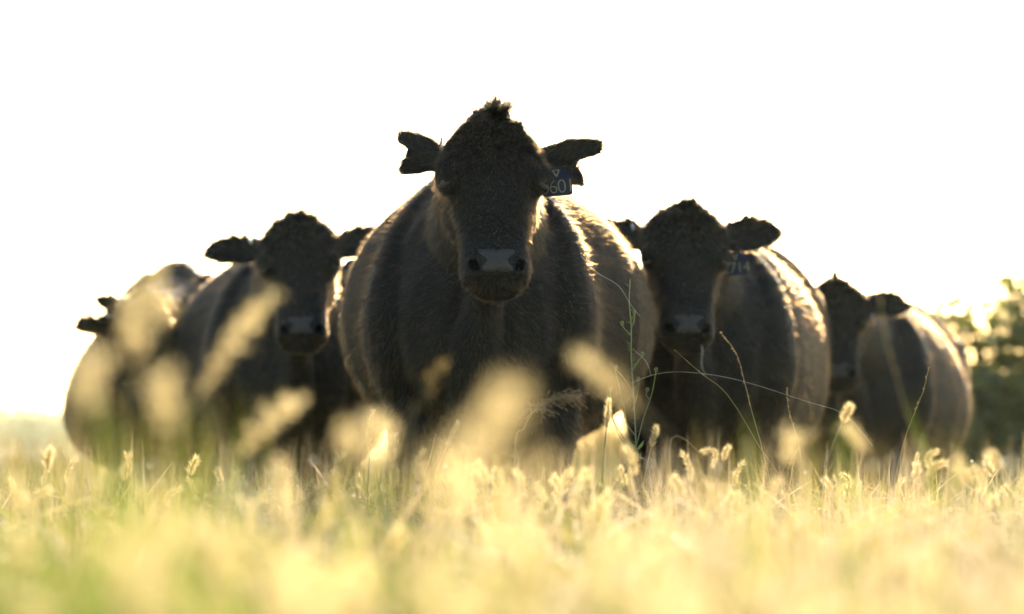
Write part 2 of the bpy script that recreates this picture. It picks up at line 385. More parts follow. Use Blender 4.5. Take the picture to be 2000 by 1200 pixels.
    # ---- coat of real hairs
    tv = co[tri]; e1, e2 = tv[:, 1]-tv[:, 0], tv[:, 2]-tv[:, 0]; cr_ = np.cross(e1, e2); area = np.linalg.norm(cr_, axis=1); fn = cr_ / (area[:, None] + 1e-12)
    cen = tv.mean(1); cu, cv_, cw = hl(cen)
    headm = (cu > -.08) & (cu < .58) & (np.abs(cw) < .36) & (cv_ > -.27) & (cv_ < .1)
    wgt = area * np.where(headm, 3.2, 1.0) * np.where(cen[:, 2] < .3*s, .2, 1)
    nosem = (cu > .386) & (cu < .452) & (np.abs(cw) < .052 - .022*np.exp(-(((cu - .38)/.078 - .52)/.20)**2)) & (cv_ > -.045)
    wgt[nosem] = 0
    for sx in (-1, 1): wgt[np.sqrt((cu - .16)**2 + (cw - sx*.118)**2 + (cv_ + .03)**2) < .032] *= .04
    for sx in (-1, 1): wgt[np.sqrt((cu - .435)**2 + (cw - sx*.064)**2 + (cv_ + .01)**2) < .024] *= .1
    fi = rng.choice(len(tri), nh, p=wgt / wgt.sum())
    r1 = np.sqrt(rng.random(nh)); r2 = rng.random(nh)
    pos = tv[fi, 0]*(1-r1)[:, None] + tv[fi, 1]*(r1*(1-r2))[:, None] + tv[fi, 2]*(r1*r2)[:, None]
    n = fn[fi]; pu, pv, pw = hl(pos); hm = headm[fi]
    flow = np.tile(np.array([0, .8, -.75]), (nh, 1)); flow[hm] = (u*1.0 + np.zeros(3))[None]
    flow[hm] += np.sign(pw[hm])[:, None] * w[None] * .4
    L = np.full(nh, .017); L[hm] = .012
    L = np.where(hm & (pu < .14), .018, L); L = np.where(hm & (pu > .34), .007, L)
    L = np.where((pos[:, 2] < .62*s) & (pos[:, 1] > -.3*s), .026, L)
    swirl = rng.normal(0, .25, (nh, 3)); stiff = np.full(nh, .20)
    top = hm & (pu < .08); swirl[top] *= 1.5; stiff[top] = .55
    for (base, d, ln, wa, fr) in eb:                  # shaggy ear hair
        q = (pos - base) @ d / ln; near = (q > .12) & (np.linalg.norm(pos - base - np.outer(q*ln, d), axis=1) < .09*s)
        side_ = np.sign((pos - base) @ wa)
        flow[near] = d[None]*.8 + wa[None]*side_[near][:, None]*.9; L[near] = .017; stiff[near] = .2; swirl[near] *= .45
    flow -= n * np.sum(flow*n, 1)[:, None]
    fl = flow / (np.linalg.norm(flow, axis=1)[:, None] + 1e-6)
    dr = n*stiff[:, None] + fl*.75 + swirl; dr /= np.linalg.norm(dr, axis=1)[:, None]
    L = L * s * rng.uniform(.6, 1.35, nh)
    hair_object("coat_hair", pos - n*.001, dr, L, M['hair'], cow, fl*.35 + swirl*.3 - n*.1, 4, hair_r)
    gi = rng.choice(nh, int(nh*.05), replace=False)        # longer guard hairs standing off the coat, added to brighten the backlit rim
    gd = n[gi]*.75 + fl[gi]*.6 + rng.normal(0, .25, (len(gi), 3)); gd /= np.linalg.norm(gd, axis=1)[:, None]
    hair_object("rim_guard_hair", pos[gi] - n[gi]*.001, gd, L[gi]*1.25, M['guard'], cow, fl[gi]*.4, 4, hair_r*.8)
    # forelock: clumps of long curly hair on the poll
    nt2 = 46; per = 60; roots = []; drs = []; ben = []; Ls = []
    for c_ in range(nt2):
        cu_, cw_ = rng.normal(-.01, .03), rng.normal(0, .038)
        hit = bvh.find_nearest(Vector(h(cu_ - .05, -.03, cw_)))
        c0 = np.array(hit[0]); nn = np.array(hit[1]); dirn = unit(nn*.45 - u*.7 + w*rng.normal(0, .5) + v*rng.normal(.1, .35))
        bd = rng.normal(0, .7, 3) + v*.25 + w*.25; ll = (.016 + .042*math.exp(-(cw_/.024)**2)*rng.uniform(.3, 1)) * tuft
        rr = c0 + rng.normal(0, .006*s, (per, 3)); roots.append(rr); drs.append(dirn + rng.normal(0, .16, (per, 3)))
        ben.append(np.tile(bd, (per, 1)) + rng.normal(0, .2, (per, 3))); Ls.append(ll * s * rng.uniform(.5, 1.1, per))
    hair_object("forelock", np.concatenate(roots), np.concatenate(drs), np.concatenate(Ls), M['hair'], cow, np.concatenate(ben), 6, hair_r*1.7)
    return cow, h, s

LEAF = [(0, .55), (.12, .66), (.3, .9), (.5, 1.0), (.7, .92), (.86, .62), (.95, .36), (1, .16)]
FLAP = [(0, .7), (.15, .8), (.4, .95), (.65, 1.0), (.85, .85), (.95, .6), (1, .35)]
CROP = [(0, .42), (.2, .62), (.45, .92), (.7, 1.06), (.9, 1.05), (1, .85)]
HALF = [(0, .42), (.15, .6), (.35, .85), (.55, .8), (.75, .55), (.92, .45), (1, .25)]
# ears: (side, lateral, up, back, length, width, twist, profile); side -1 is the image-left ear
make_cow("large black cow leading at the centre, wearing a blue 0601 ear tag", (-.085, 10.62), R(-3), 1.06, P(962, 247, 10.0), R(5), R(22), 0,
         ((-1, 1, .78, .1, .155, .062, .1, FLAP), (-1, 1, .04, .1, .128, .07, .1, FLAP), (-1, 1, .38, .12, .115, .095, .1, FLAP), (1, 1, .46, .2, .215, .068, .2, FLAP), (1, 1, -.04, .3, .155, .066, .2, FLAP)),
         belly=.465, nh=420000, voxel=.0085, tagtext="0601", tagpos=(.10, -.05, .168), step=.05, hair_r=.00048, hind=.125, low=.01, crown=1.0)
make_cow("black cow on the left behind the leader, leaf shaped ears and a 3011 tag", (-.83, 13.35), R(6), 1.0, P(583, 440, 12.7), R(2), R(22), R(2),
         ((-1, 1, .20, .2, .24, .135, .1, LEAF), (1, 1, .36, .2, .25, .135, .1, LEAF)), belly=.45, nh=110000, voxel=.011, tagtext="3011", tagpos=(.125, -.05, .185), step=-.04, hair_r=.0009, tuft=.55, low=.12)
right_cow, rh, _ = make_cow("black cow on the right of the leader drooling, with pointed ears and 2714 tag", (.68, 12.55), R(-8), 1.0, P(1340, 421, 11.9), R(3), R(20), R(-1),
         ((-1, 1, .34, .25, .24, .135, .1, LEAF), (1, 1, .40, .2, .245, .135, .1, LEAF)), belly=.385, nh=120000, voxel=.011, tagtext="2714", tagpos=(.115, -.05, .165), step=.04, hair_r=.0009, rump=.05, tuft=.55, low=.09)
make_cow("blurred brown black cow standing last at the right edge near the shrub", (1.48, 15.0), R(-12), .91, P(1628, 565, 14.3), R(-8), R(22), R(4),
         ((-1, 1, .0, .4, .21, .13, .1, LEAF), (1, 1, .18, .2, .23, .14, .1, LEAF)), belly=.41, nh=90000, voxel=.012, step=.03, hair_r=.0011, rump=.03, tuft=.6, low=.06, pear=.2)
make_cow("blurred black cow farthest left with its head turned aside behind tall grass", (-1.39, 14.9), R(6), 1.01, P(300, 590, 13.9), R(66), R(20), R(9),
         ((-1, P(143, 632, 13.85), 0, 0, .22, .13, 1.25, LEAF), (1, P(188, 576, 14.0), 0, 0, .22, .13, 1.25, LEAF)), belly=.48, nh=90000, voxel=.012, step=.03, hair_r=.0011, tuft=.5, low=.10, pear=.42, rump=-.05)

g = Geo(); p0 = rh(.468, -.045, .045)
g.tube([p0, p0 + np.array([.006, -.012, -.03]), p0 + np.array([.003, -.012, -.075]), p0 + np.array([.018, -.01, -.115])], [.0020, .0014, .0011, .0005], 8, sub=3)
g.build("saliva_strand", M['saliva'], right_cow)

# ------------------------------------------------------------ meadow grass (stuff)
def blades(name, x, y, hgt, wid, tone, lean, mat, label, seg=4, z0=0.0):
    n = len(x); az = rng.uniform(0, 2*np.pi, n); face = az + rng.normal(np.pi/2, .5, n)
    t = np.linspace(0, 1, seg + 1)
    lx, ly = np.cos(az)*lean*hgt, np.sin(az)*lean*hgt
    px = x[:, None] + lx[:, None]*t[None]**2; py = y[:, None] + ly[:, None]*t[None]**2
    pz = z0 + hgt[:, None]*(t[None] - .12*lean[:, None]*t[None]**2)
    wt = wid[:, None]*.5*(1 - t[None]**2.2*.95)
    dx, dy = np.cos(face)[:, None]*wt, np.sin(face)[:, None]*wt
    V = np.stack([np.stack([px-dx, py-dy, pz], -1), np.stack([px+dx, py+dy, pz], -1)], 2)     # n, seg+1, 2, 3
    k = 2*(seg+1); base = (np.arange(n)*k)[:, None, None]
    q = np.array([[2*i, 2*i+1, 2*i+3, 2*i+2] for i in range(seg)])[None]
    me = np_mesh(name, V.reshape(-1, 3), (base + q).reshape(-1, 4))
    at = me.attributes.new("tone", 'FLOAT', 'POINT'); at.data.foreach_set("value", np.repeat(np.clip(tone, 0, 1), k).astype(np.float32))
    return tag(link(name, me, None, mat), label, None, None, "stuff")
def strip(n, y0, y1, k=.16, c=.8):
    ys = np.linspace(y0, y1, 400); wd = 2*(k*ys + c); cdf = np.cumsum(wd); cdf /= cdf[-1]
    y = np.interp(rng.random(n), cdf, ys); x = rng.uniform(-1, 1, n)*(k*y + c)
    return x, y
def tone_at(x, y):
    sx = x / np.maximum(y, 1)                              # greener patches drift through the sward
    t = .53 + .19*np.sin(x*2.3 + 1.1*np.sin(y*1.3)) + .15*np.sin(y*1.7 + x*1.1 + .6) + 2.4*np.clip(sx + .02, -.13, .05)
    cl = rng.normal(0, .34, (64, 400)); t = t + cl[np.clip(((x + 8)*4).astype(int), 0, 63), np.clip((y*7).astype(int), 0, 399)]
    return t + rng.normal(0, .15, len(x))
X, Y = [], []
for n, a_, b_ in ((8000, 1.5, 6), (19000, 6, 16), (40000, 16, 45)):
    x, y = strip(n, a_, b_); X.append(x); Y.append(y)
x = np.concatenate(X); y = np.concatenate(Y)
bump_ = .02*np.sin(x*3.1 + y*.9) + .015*np.sin(y*2.3 - x*1.7)
hg = np.clip(rng.normal(.40, .075, len(x)) + bump_ + .06*np.sin(x*7.3+y*2.1)*np.sin(y*5.1-x*3.7), .14, .56)
wd = rng.uniform(.0025, .006, len(x))*np.where(y > 16, 1.8, 1)
blades("meadow_grass", x, y, hg, wd, tone_at(x, y), rng.uniform(0, 1.3, len(x))*rng.uniform(.3, 1, len(x)), M['blade'], "pale straw and yellow green meadow grass up to the cows' knees")
x = rng.uniform(-7, 7, 26000); y = rng.uniform(.6, 24, 26000); ok = np.abs(x) > .16*y + .7; x, y = x[ok], y[ok]
blades("meadow_grass", x, y, np.clip(rng.normal(.40, .06, len(x)), .15, .52), rng.uniform(.004, .009, len(x)), tone_at(x, y), np.abs(rng.normal(.28, .2, len(x))), M['blade'], "straw meadow grass at either side of the herd")

# tangled, fallen straw lying every way in the top of the sward
n = 15000; u_ = rng.random(n); y = 1.5 + 10.5*u_**1.15; x = rng.uniform(-1, 1, n)*(.16*y + .5)
az = rng.uniform(0, 2*np.pi, n); el = rng.uniform(-.25, 1.15, n); L_ = rng.uniform(.07, .26, n); zs = rng.uniform(.20, .40, n)
hgt_cap = .47 + .05*np.abs(rng.normal(0, 1, n)); el = np.where(zs + L_*np.sin(el) > hgt_cap, np.arcsin(np.clip((hgt_cap - zs)/L_, -1, 1)), el)
dv = np.stack([np.cos(az)*np.cos(el), np.sin(az)*np.cos(el), np.sin(el)], 1)
sd2 = np.cross(dv, rng.normal(0, 1, (n, 3))); sd2 /= np.linalg.norm(sd2, axis=1)[:, None]
t = np.linspace(0, 1, 4); sag = np.array([0, 0, -1.0])[None, None]*(t**2)[None, :, None]*(L_*rng.uniform(0, .35, n))[:, None, None]
c = np.stack([x, y, zs], 1)[:, None] + dv[:, None]*t[None, :, None]*L_[:, None, None] + sag
wv = (rng.uniform(.0012, .0032, n)[:, None]*(1 - t[None]**2*.85))[..., None]*sd2[:, None]
V = np.stack([c - wv, c + wv], 2).reshape(-1, 3)
q = np.array([[2*i, 2*i+1, 2*i+3, 2*i+2] for i in range(3)])[None] + (np.arange(n)*8)[:, None, None]
me = np_mesh("tangled_straw", V, q.reshape(-1, 4)); at = me.attributes.new("tone", 'FLOAT', 'POINT')
at.data.foreach_set("value", np.repeat(np.clip(tone_at(x, y) + .1, 0, 1), 8).astype(np.float32))
tag(link("tangled_straw", me, None, M['blade']), "tangled fallen straw lying every way in the sward", None, None, "stuff")

# ------------------------------------------------------------ plants
def ribbon(g, pts, wid, facing=(0, -1, 0)):
    """a thin blade with a folded midrib"""
    pts = [np.asarray(p, float) for p in pts]; n = len(pts); V = []
    for i, p in enumerate(pts):
        t = unit(pts[min(i+1, n-1)] - pts[max(i-1, 0)]); sd_ = unit(np.cross(t, facing)); q = i/(n-1)
        w_ = wid * (min(1, .45 + q*1.6)) * (1 - q**3)
        V += [p - sd_*w_, p + np.cross(sd_, t)*w_*.25, p + sd_*w_]
    Fc = []
    for i in range(n-1):
        for j in range(2): a = i*3+j; Fc.append((a, a+1, a+4, a+3))
    g.add(V, Fc)
def bez(p0, p1, p2, p3, n=14):
    t = np.linspace(0, 1, n)[:, None]
    return list((1-t)**3*p0 + 3*(1-t)**2*t*p1 + 3*(1-t)*t*t*p2 + t**3*p3)
def along(pts, q):
    pts = np.asarray(pts); L = np.r_[0, np.cumsum(np.linalg.norm(np.diff(pts, axis=0), axis=1))]; L /= L[-1]
    return np.array([np.interp(q, L, pts[:, k]) for k in range(3)])
def seed_spike(axis, rad, nb, blen, bw, lobes=0):
    """bristly foxtail head round an axis: bumpy core plus many thin bristles"""
    core = Geo(); br = Geo(); n = len(axis)
    prof = [rad * (.55*(math.sin(math.pi*min(1, .12 + .88*i/(n-1)))**.5) + .1) for i in range(n)]
    if lobes: prof = [p*(1.05 - .6*i/(n-1))*(.75 + .35*math.sin(i*2.1 + rad*900)) for i, p in enumerate(prof)]
    lob = [(rng.uniform(0, .8), unit(rng.normal(0, 1, 3)*np.array([1, .5, .6])), rng.uniform(.6, 1.9)) for _ in range(lobes)]
    core.tube(axis, [max(.0005, p*.28) for p in prof], 8)
    for i in range(nb):
        q = (i + rng.random())/nb; p = along(axis, q); t = unit(along(axis, min(1, q+.03)) - along(axis, max(0, q-.03)))
        r_ = unit(np.cross(t, rng.normal(0, 1, 3))); pr = np.interp(q, np.linspace(0, 1, n), prof)
        if lobes and i % 5 < 2:                       # side clusters standing off the axis
            lq, ld, lr = lob[i % lobes]; p = along(axis, lq); ld = unit(ld - t*ld.dot(t) + t*.9); p = p + ld*rad*lr*rng.uniform(.3, 1.2)
        d = unit(r_*1.0 + t*rng.uniform(.5, 1.3)); sdv = unit(np.cross(d, rng.normal(0, 1, 3)))*bw
        b0 = p + r_*pr*.5; L = blen*rng.uniform(.6, 1.2)
        br.add([b0 - sdv, b0 + sdv, b0 + d*L], [(0, 1, 2)])
        if i % 2 == 0:      # a seed
            c = p + r_*pr*.75; sl = pr*.42; s2 = unit(np.cross(d, r_))
            core.add([c - d*sl, c + s2*sl*.5, c + d*sl, c - s2*sl*.5, c + r_*sl*.5], [(0, 1, 4), (1, 2, 4), (2, 3, 4), (3, 0, 4)])
    return core, br
def foxtail(name, base, headbase, tip, rad, label, group=None, curve=0.0, green=False, leaf=True, stem_r=.0012, blen=None, nb=220, cat="grass stalk", lobes=0):
    base, headbase, tip = (np.asarray(a, float) for a in (base, headbase, tip)); o = empty(name, base)
    tag(o, label, cat, group)
    a, b_, c = np.zeros(3), headbase - base, tip - base; d = c - b_; L = np.linalg.norm(d)
    st = bez(a, a + np.array([0, 0, .5*b_[2]]), b_ - d/L*min(.5*np.linalg.norm(b_), .25), b_)
    g = Geo(); g.tube(st, [stem_r*(1.3 - .6*i/13) for i in range(14)], 6); g.build("stem", M['greenstem' if green else 'stem'], o)
    side = unit(np.cross(d, [0, 1, 0])); up = side if side[2] > 0 else -side
    ax = [b_ + d*t + up*curve*L*math.sin(math.pi*t) for t in np.linspace(0, 1, 12)]
    core, br = seed_spike(ax, rad, nb, blen or rad*1.3, rad*.055, lobes)
    so = core.build("seed_head", M['seed'], o); br.build("bristles", M['bristle'], so, smooth=False)
    if leaf:
        for k in range(2):
            p0 = along(st, .2 + .25*k); az = rng.uniform(0, 6.28); ll = rng.uniform(.12, .22)
            e = np.array([math.cos(az)*ll*.7, math.sin(az)*ll*.7, ll*rng.uniform(.1, .6)])
            gl = Geo(); ribbon(gl, bez(p0, p0 + np.array([0, 0, ll*.4]), p0 + e*.7 + np.array([0, 0, ll*.25]), p0 + e, 8), .004, (math.sin(az), -math.cos(az), .1)); gl.build("leaf", M['greenleaf' if green else 'blade_straw'], o)
    return o
M['blade_straw'] = flat_leaf("straw_blade", (.28, .22, .085), .55)
def gnd(X, D, dx=0.0): p = P(X, 880, D); return np.array([p[0] + dx, D, 0.0])

# --- ordinary foxtails of the sward: eight kinds, copied
def copy_thing(o):
    c = o.copy(); COL.objects.link(c)
    for ch in o.children:
        d = ch.copy(); COL.objects.link(d); d.parent = c
        for g2 in ch.children:
            e = g2.copy(); COL.objects.link(e); e.parent = d
    return c
FG = "foxtails scattered through the sward"; FL = "short foxtail grass stalk with a pale bristly seed head among the meadow grass"
protos = []
for k in range(8):
    hh = rng.uniform(.38, .46); ln = rng.uniform(.04, .075); lean = rng.uniform(-.10, .10); hd = rng.uniform(-.9, .9)
    hb = np.array([lean, rng.uniform(-.04, .04), hh]); tp = hb + ln*unit(np.array([math.sin(hd)*.8, rng.uniform(-.4, .4), math.cos(hd)]))
    protos.append(foxtail("foxtail", (0, 0, 0), hb, tp, rng.uniform(.007, .0095) if k < 4 else rng.uniform(.010, .014), FL, FG, curve=rng.uniform(-.15, .35), green=k % 4 == 0, nb=150))
ys = 1.9 + 9.6*rng.random(270)**1.5; xs = rng.uniform(-1, 1, 270)*(.15*ys + .1)
for i in range(60):                                 # many of them around the herd's legs
    j = 20 + i; ys[j] = rng.uniform(7.4, 10.3); xs[j] = rng.uniform(-.145, .145)*ys[j]
for i in range(270):
    o = protos[i] if i < 8 else copy_thing(protos[i % 8])
    o.location = (xs[i], ys[i], rng.uniform(-.05, .03) if not 20 <= i < 80 else rng.uniform(.0, .10)); o.rotation_euler = (0, 0, rng.uniform(-.6, .6) + (math.pi if rng.random() < .5 else 0))
    sc = rng.uniform(.9, 1.1); o.scale = (sc, sc, sc)

# --- foxtails that stand out one by one: (base X, headbase XY, tip XY, depth, radius, label, curve)
big = [
    (330, (395, 765), (538, 572), 4.6, .017, "tall blurred foxtail leaning right across the body of the left cow", .05),
    (440, (470, 880), (592, 782), 4.7, .017, "blurred foxtail head leaning right below the muzzle of the left cow", .03),
    (880, (905, 920), (1000, 765), 2.7, .020, "huge blurred tan foxtail head in front of the leading cow's legs", .04),
    (800, (842, 1010), (925, 865), 2.8, .018, "huge blurred tan foxtail head low between the leader's forelegs", .03),
    (1330, (1240, 800), (1118, 692), 3.9, .014, "blurred foxtail head leaning left in front of the leader's right flank", .08),
    (255, (262, 705), (262, 565), 3.7, .015, "blurred upright foxtail head hiding the face of the farthest left cow", .0),
    (300, (312, 640), (306, 520), 3.9, .012, "blurred upright foxtail rising before the shoulder of the farthest left cow", .0),
    (165, (172, 800), (196, 690), 3.3, .014, "blurred tan foxtail in front of the belly of the farthest left cow", .1),
    (350, (338, 830), (318, 735), 3.4, .014, "blurred foxtail between the farthest left cow and the tall leaning foxtail", -.1),
    (690, (688, 900), (676, 830), 3.8, .013, "blurred brownish foxtail head low between left cow and leader", .05),
    (745, (742, 912), (736, 822), 4.4, .020, "fat pale green blurred seed head left of the leader's left foreleg", .0),
    (735, (722, 880), (728, 800), 9.2, .010, "sharp pale foxtail spike at the leader's left foreleg", .05),
    (860, (872, 872), (894, 824), 9.0, .009, "sharp little foxtail leaning right in front of the leader's left leg", .0),
    (1280, (1272, 872), (1282, 832), 9.3, .011, "bright oval foxtail head right of the branching weed", .0),
    (1185, (1184, 836), (1190, 780), 9.1, .011, "bright oval foxtail head under the leader's belly by the weed", .0),
    (1640, (1646, 824), (1662, 792), 8.4, .013, "bright oval seed head between the right cow and the last cow", .0),
    (1370, (1366, 884), (1392, 912), 8.6, .009, "foxtail head arching over like a hook in front of the right cow", .6),
    (1416, (1414, 900), (1424, 872), 8.6, .009, "short upright foxtail beside the hooked foxtail in front of right cow", .1),
    (1825, (1816, 914), (1830, 880), 8.2, .010, "short yellow foxtail leaning right in front of the last cow's flank", .25),
    (1822, (1818, 942), (1848, 904), 8.0, .012, "plump curved foxtail lowest in front of the last cow's flank", .3),
    (1960, (1950, 922), (1932, 884), 6.6, .012, "blurred pale foxtail leaning left near the right picture edge", .1),
    (1900, (1895, 945), (1870, 910), 6.8, .012, "blurred peach foxtail leaning left below the dark shrub", .1),
    (1890, (1790, 1290), (1790, 1165), 3.2, .016, "blurred pale seed head in the bottom right corner of the meadow", .1),
    (905, (905, 1010), (900, 905), 5.5, .018, "soft white blurred foxtail standing before the leader's forelegs", .1),
    (1545, (1545, 905), (1556, 850), 5.0, .016, "blurred olive seed head in front of the right cow's hind leg", .1),
    (1700, (1690, 880), (1650, 835), 5.4, .013, "blurred streaky foxtail leaning left before the last cow's legs", .05),
    (540, (540, 965), (544, 915), 7.2, .015, "bright white blurred foxtail below the left cow's chest", .0)]
for bx, hb, tp, D, rad, lab, cv in big:
    foxtail("foxtail", gnd(bx, D), P(*hb, D), P(*tp, D + .01), rad, lab, None, cv, green=lab.find("green") > 0, nb=int((170 if D > 6 else 110) + (900 if D > 6 else 520)*math.dist(P(*hb, D), P(*tp, D))), stem_r=.0017, blen=rad*(1.15 if D > 6 else .95), lobes=0 if D > 6 else 9)

# --- broad leaves and dew in the out-of-focus foreground
def near_strip(n, d0, d1): D = d0 + (d1 - d0)*rng.random(n)**1.3; return rng.uniform(-1, 1, n)*(.152*D + .05), D
for nm, n, tn, lab in (("broad_grass", 170, .12, "broad yellow green grass leaves in the blurred foreground"), ("broad_grass", 190, .95, "broad cream straw leaves in the blurred foreground")):
    x, D = near_strip(n, 1.7, 6.0)
    x = np.where(rng.random(n) < .6, -np.abs(x), x) if tn < .5 else np.where(rng.random(n) < .7, np.abs(x) - .03*D, x)
    hg = EYE - (rng.uniform(940, 1190, n) - 880)/F*D
    blades(nm, x, D, hg, rng.uniform(.008, .018, n), tn + rng.normal(0, .12, n), rng.uniform(.1, 1.1, n), M['blade'], lab)
n = 260; x, D = near_strip(n, 2.5, 9.5); zz = EYE - (880 + 20 + 260*rng.random(n)**1.2 - 880)/F*D; g = Geo()
for i in range(n): g.ellipsoid((x[i], D[i], zz[i]), np.array([1, 1, 1.2])*rng.uniform(.0012, .0045), None, 6, 5)
tag(g.build("dew", M['white']), "tiny dew drops in the grass, their sparkle put into a white colour", None, None, "stuff")

# --- the tall branching weed, sharp against the leader's flank
D0 = 9.6
def px_tube(g, pts, r0, r1, D, k=6, wob=0.0):
    q = [P(x_, y_, D + wob*math.sin(i*1.7)) for i, (x_, y_) in enumerate(pts)]
    g.tube(q, [r0 + (r1 - r0)*i/(len(q)-1) for i in range(len(q))], k, sub=3)
wb = gnd(1241, D0); wd_ = empty("branching_weed", wb)
tag(wd_, "tall thin branching green weed with small looped buds against the leader's right flank", "weed")
def part_tube(name, pts, r0, r1, mat, parent, D=D0, origin=wb, wob=0.01):
    g = Geo(); px_tube(g, pts, r0, r1, D, wob=wob); V = np.concatenate(g.V) - origin; g.V = [V]
    return g.build(name, mat, parent)
part_tube("stem", [(1241, 1290), (1241, 1050), (1242, 880), (1238, 780), (1233, 700), (1233, 640), (1229, 590), (1231, 545)], .0026, .0014, M['greenstem'], wd_)
brs = [[(1243, 870), (1256, 820), (1273, 770), (1281, 727)], [(1240, 850), (1226, 830), (1220, 800), (1202, 725)], [(1236, 800), (1245, 770), (1247, 745)],
       [(1234, 725), (1245, 708), (1255, 696)], [(1230, 755), (1215, 735), (1203, 722)], [(1231, 653), (1222, 645), (1215, 636)], [(1243, 905), (1222, 862), (1198, 820), (1192, 765)], [(1233, 640), (1239, 625), (1239, 615)], [(1268, 780), (1262, 772), (1264, 766)]]
for bpts in brs:
    bo = part_tube("branch", bpts, .0017, .0010, M['greenstem'], wd_)
    g = Geo(); tx, ty = bpts[-1]
    for k in range(2): px_tube(g, [(tx, ty), (tx - 3.2 + 3*k, ty - 5), (tx + 1, ty - 9 + 2*k), (tx + 3.2, ty - 4), (tx + 1, ty)], .0009, .0009, D0 + .004*k, 5)
    g.V = [np.concatenate(g.V) - wb]; g.build("bud", M['greenstem'], bo)
g = Geo()
for k in range(26):
    yy = rng.uniform(545, 880); xx = np.interp(yy, [545, 590, 640, 700, 780, 880], [1231, 1229, 1233, 1233, 1238, 1242]); sgn = rng.choice([-1, 1])
    px_tube(g, [(xx, yy), (xx + sgn*5, yy - 4), (xx + sgn*rng.uniform(6, 11), yy - rng.uniform(2, 9))], .0016, .0006, D0, 5)
g.V = [np.concatenate(g.V) - wb]; g.build("foliage", M['greenleaf'], wd_)
g = Geo()
for (x0_, y0_, x1_, y1_) in ((1243, 880, 1258, 860), (1243, 885, 1230, 862), (1222, 885, 1232, 905)):
    ribbon(g, [P(x0_, y0_, D0) - wb, P((x0_+x1_)/2 + 2, (y0_+y1_)/2, D0) - wb, P(x1_, y1_, D0) - wb], .005)
g.build("leaf", M['greenleaf'], wd_)

# --- thin seeding grass stems: polyline, depth, seed density
def seed_stem(pts, D, label, seeds=40, r=.0011, grp=None, size=.0045):
    b0 = gnd(pts[-1][0] + (pts[-1][0] - pts[-2][0])*.8, D); o = empty("seeding_grass", b0); tag(o, label, "grass stalk", grp)
    q = pts + [((pts[-1][0]*2 - pts[-2][0]), pts[-1][1] + 120), (1000 + b0[0]/D*F, 880 + EYE*F/D)]
    g = Geo(); px_tube(g, q[::-1], r*1.3, r*.6, D); g.V = [np.concatenate(g.V) - b0]; g.build("stem", M['stem'], o)
    if seeds:
        sg = Geo(); ax = [P(x_, y_, D) - b0 for x_, y_ in pts]
        for k in range(seeds):
            q_ = rng.random()**1.3*.62; p = along(ax, q_); t = unit(along(ax, max(0, q_-.03)) - along(ax, q_+.03))
            d = unit(t + rng.normal(0, .45, 3)); s2 = unit(np.cross(d, rng.normal(0, 1, 3)))*size*.3; s3 = unit(np.cross(d, s2))*size*.3
            c = p + d*size*.7; sg.add([c - d*size*.7, c + s2, c - s2, c + s3, c - s3, c + d*size*.7], [(0, 1, 3), (0, 3, 2), (0, 2, 4), (0, 4, 1), (5, 3, 1), (5, 2, 3), (5, 4, 2), (5, 1, 4)])
        sg.build("seeds", M['seed'], o, smooth=False)
    return o
seed_stem([(1408, 650), (1438, 690), (1455, 750), (1470, 810), (1492, 890)], 9.7, "long thin seeding grass stem arching left across the right cow's chest", 60)
seed_stem([(1537, 760), (1540, 800), (1552, 840), (1562, 880)], 9.6, "thin upright seeding grass stem before the right cow's hind quarter", 34)
seed_stem([(1814, 718), (1803, 765), (1785, 810), (1764, 870)], 9.4, "thin seeding grass stem leaning right across the last cow's flank", 40)
seed_stem([(1318, 684), (1370, 730), (1420, 770), (1480, 868)], 9.7, "bare thin grass stem slanting below the right cow's muzzle", 6, .0009)
seed_stem([(1192, 770), (1197, 820), (1208, 850), (1232, 890)], 9.5, "dark green thin stem curving left of the branching weed", 4, .0014)
seed_stem([(1560, 875), (1548, 895), (1540, 915), (1538, 950)], 9.1, "small crooked grass tip below the right cow's belly", 12, .0010)
seed_stem([(1705, 480), (1716, 560), (1730, 660), (1795, 880)], 6.2, "blurred tall thin stem rising above the back of the last cow", 40, .0012)
seed_stem([(820, 950), (838, 900), (846, 870), (850, 850)][::-1], 9.4, "short thin stem between the leader's forelegs", 10)
seed_stem([(100, 855), (115, 885), (130, 915), (140, 960)], 7.4, "thin pale grass stem at the left below the hazy trees", 10)
seed_stem([(20, 655), (38, 690), (48, 730), (60, 860)], 5.2, "blurred faint stem standing at the left picture edge", 60, .0012, None, .006)
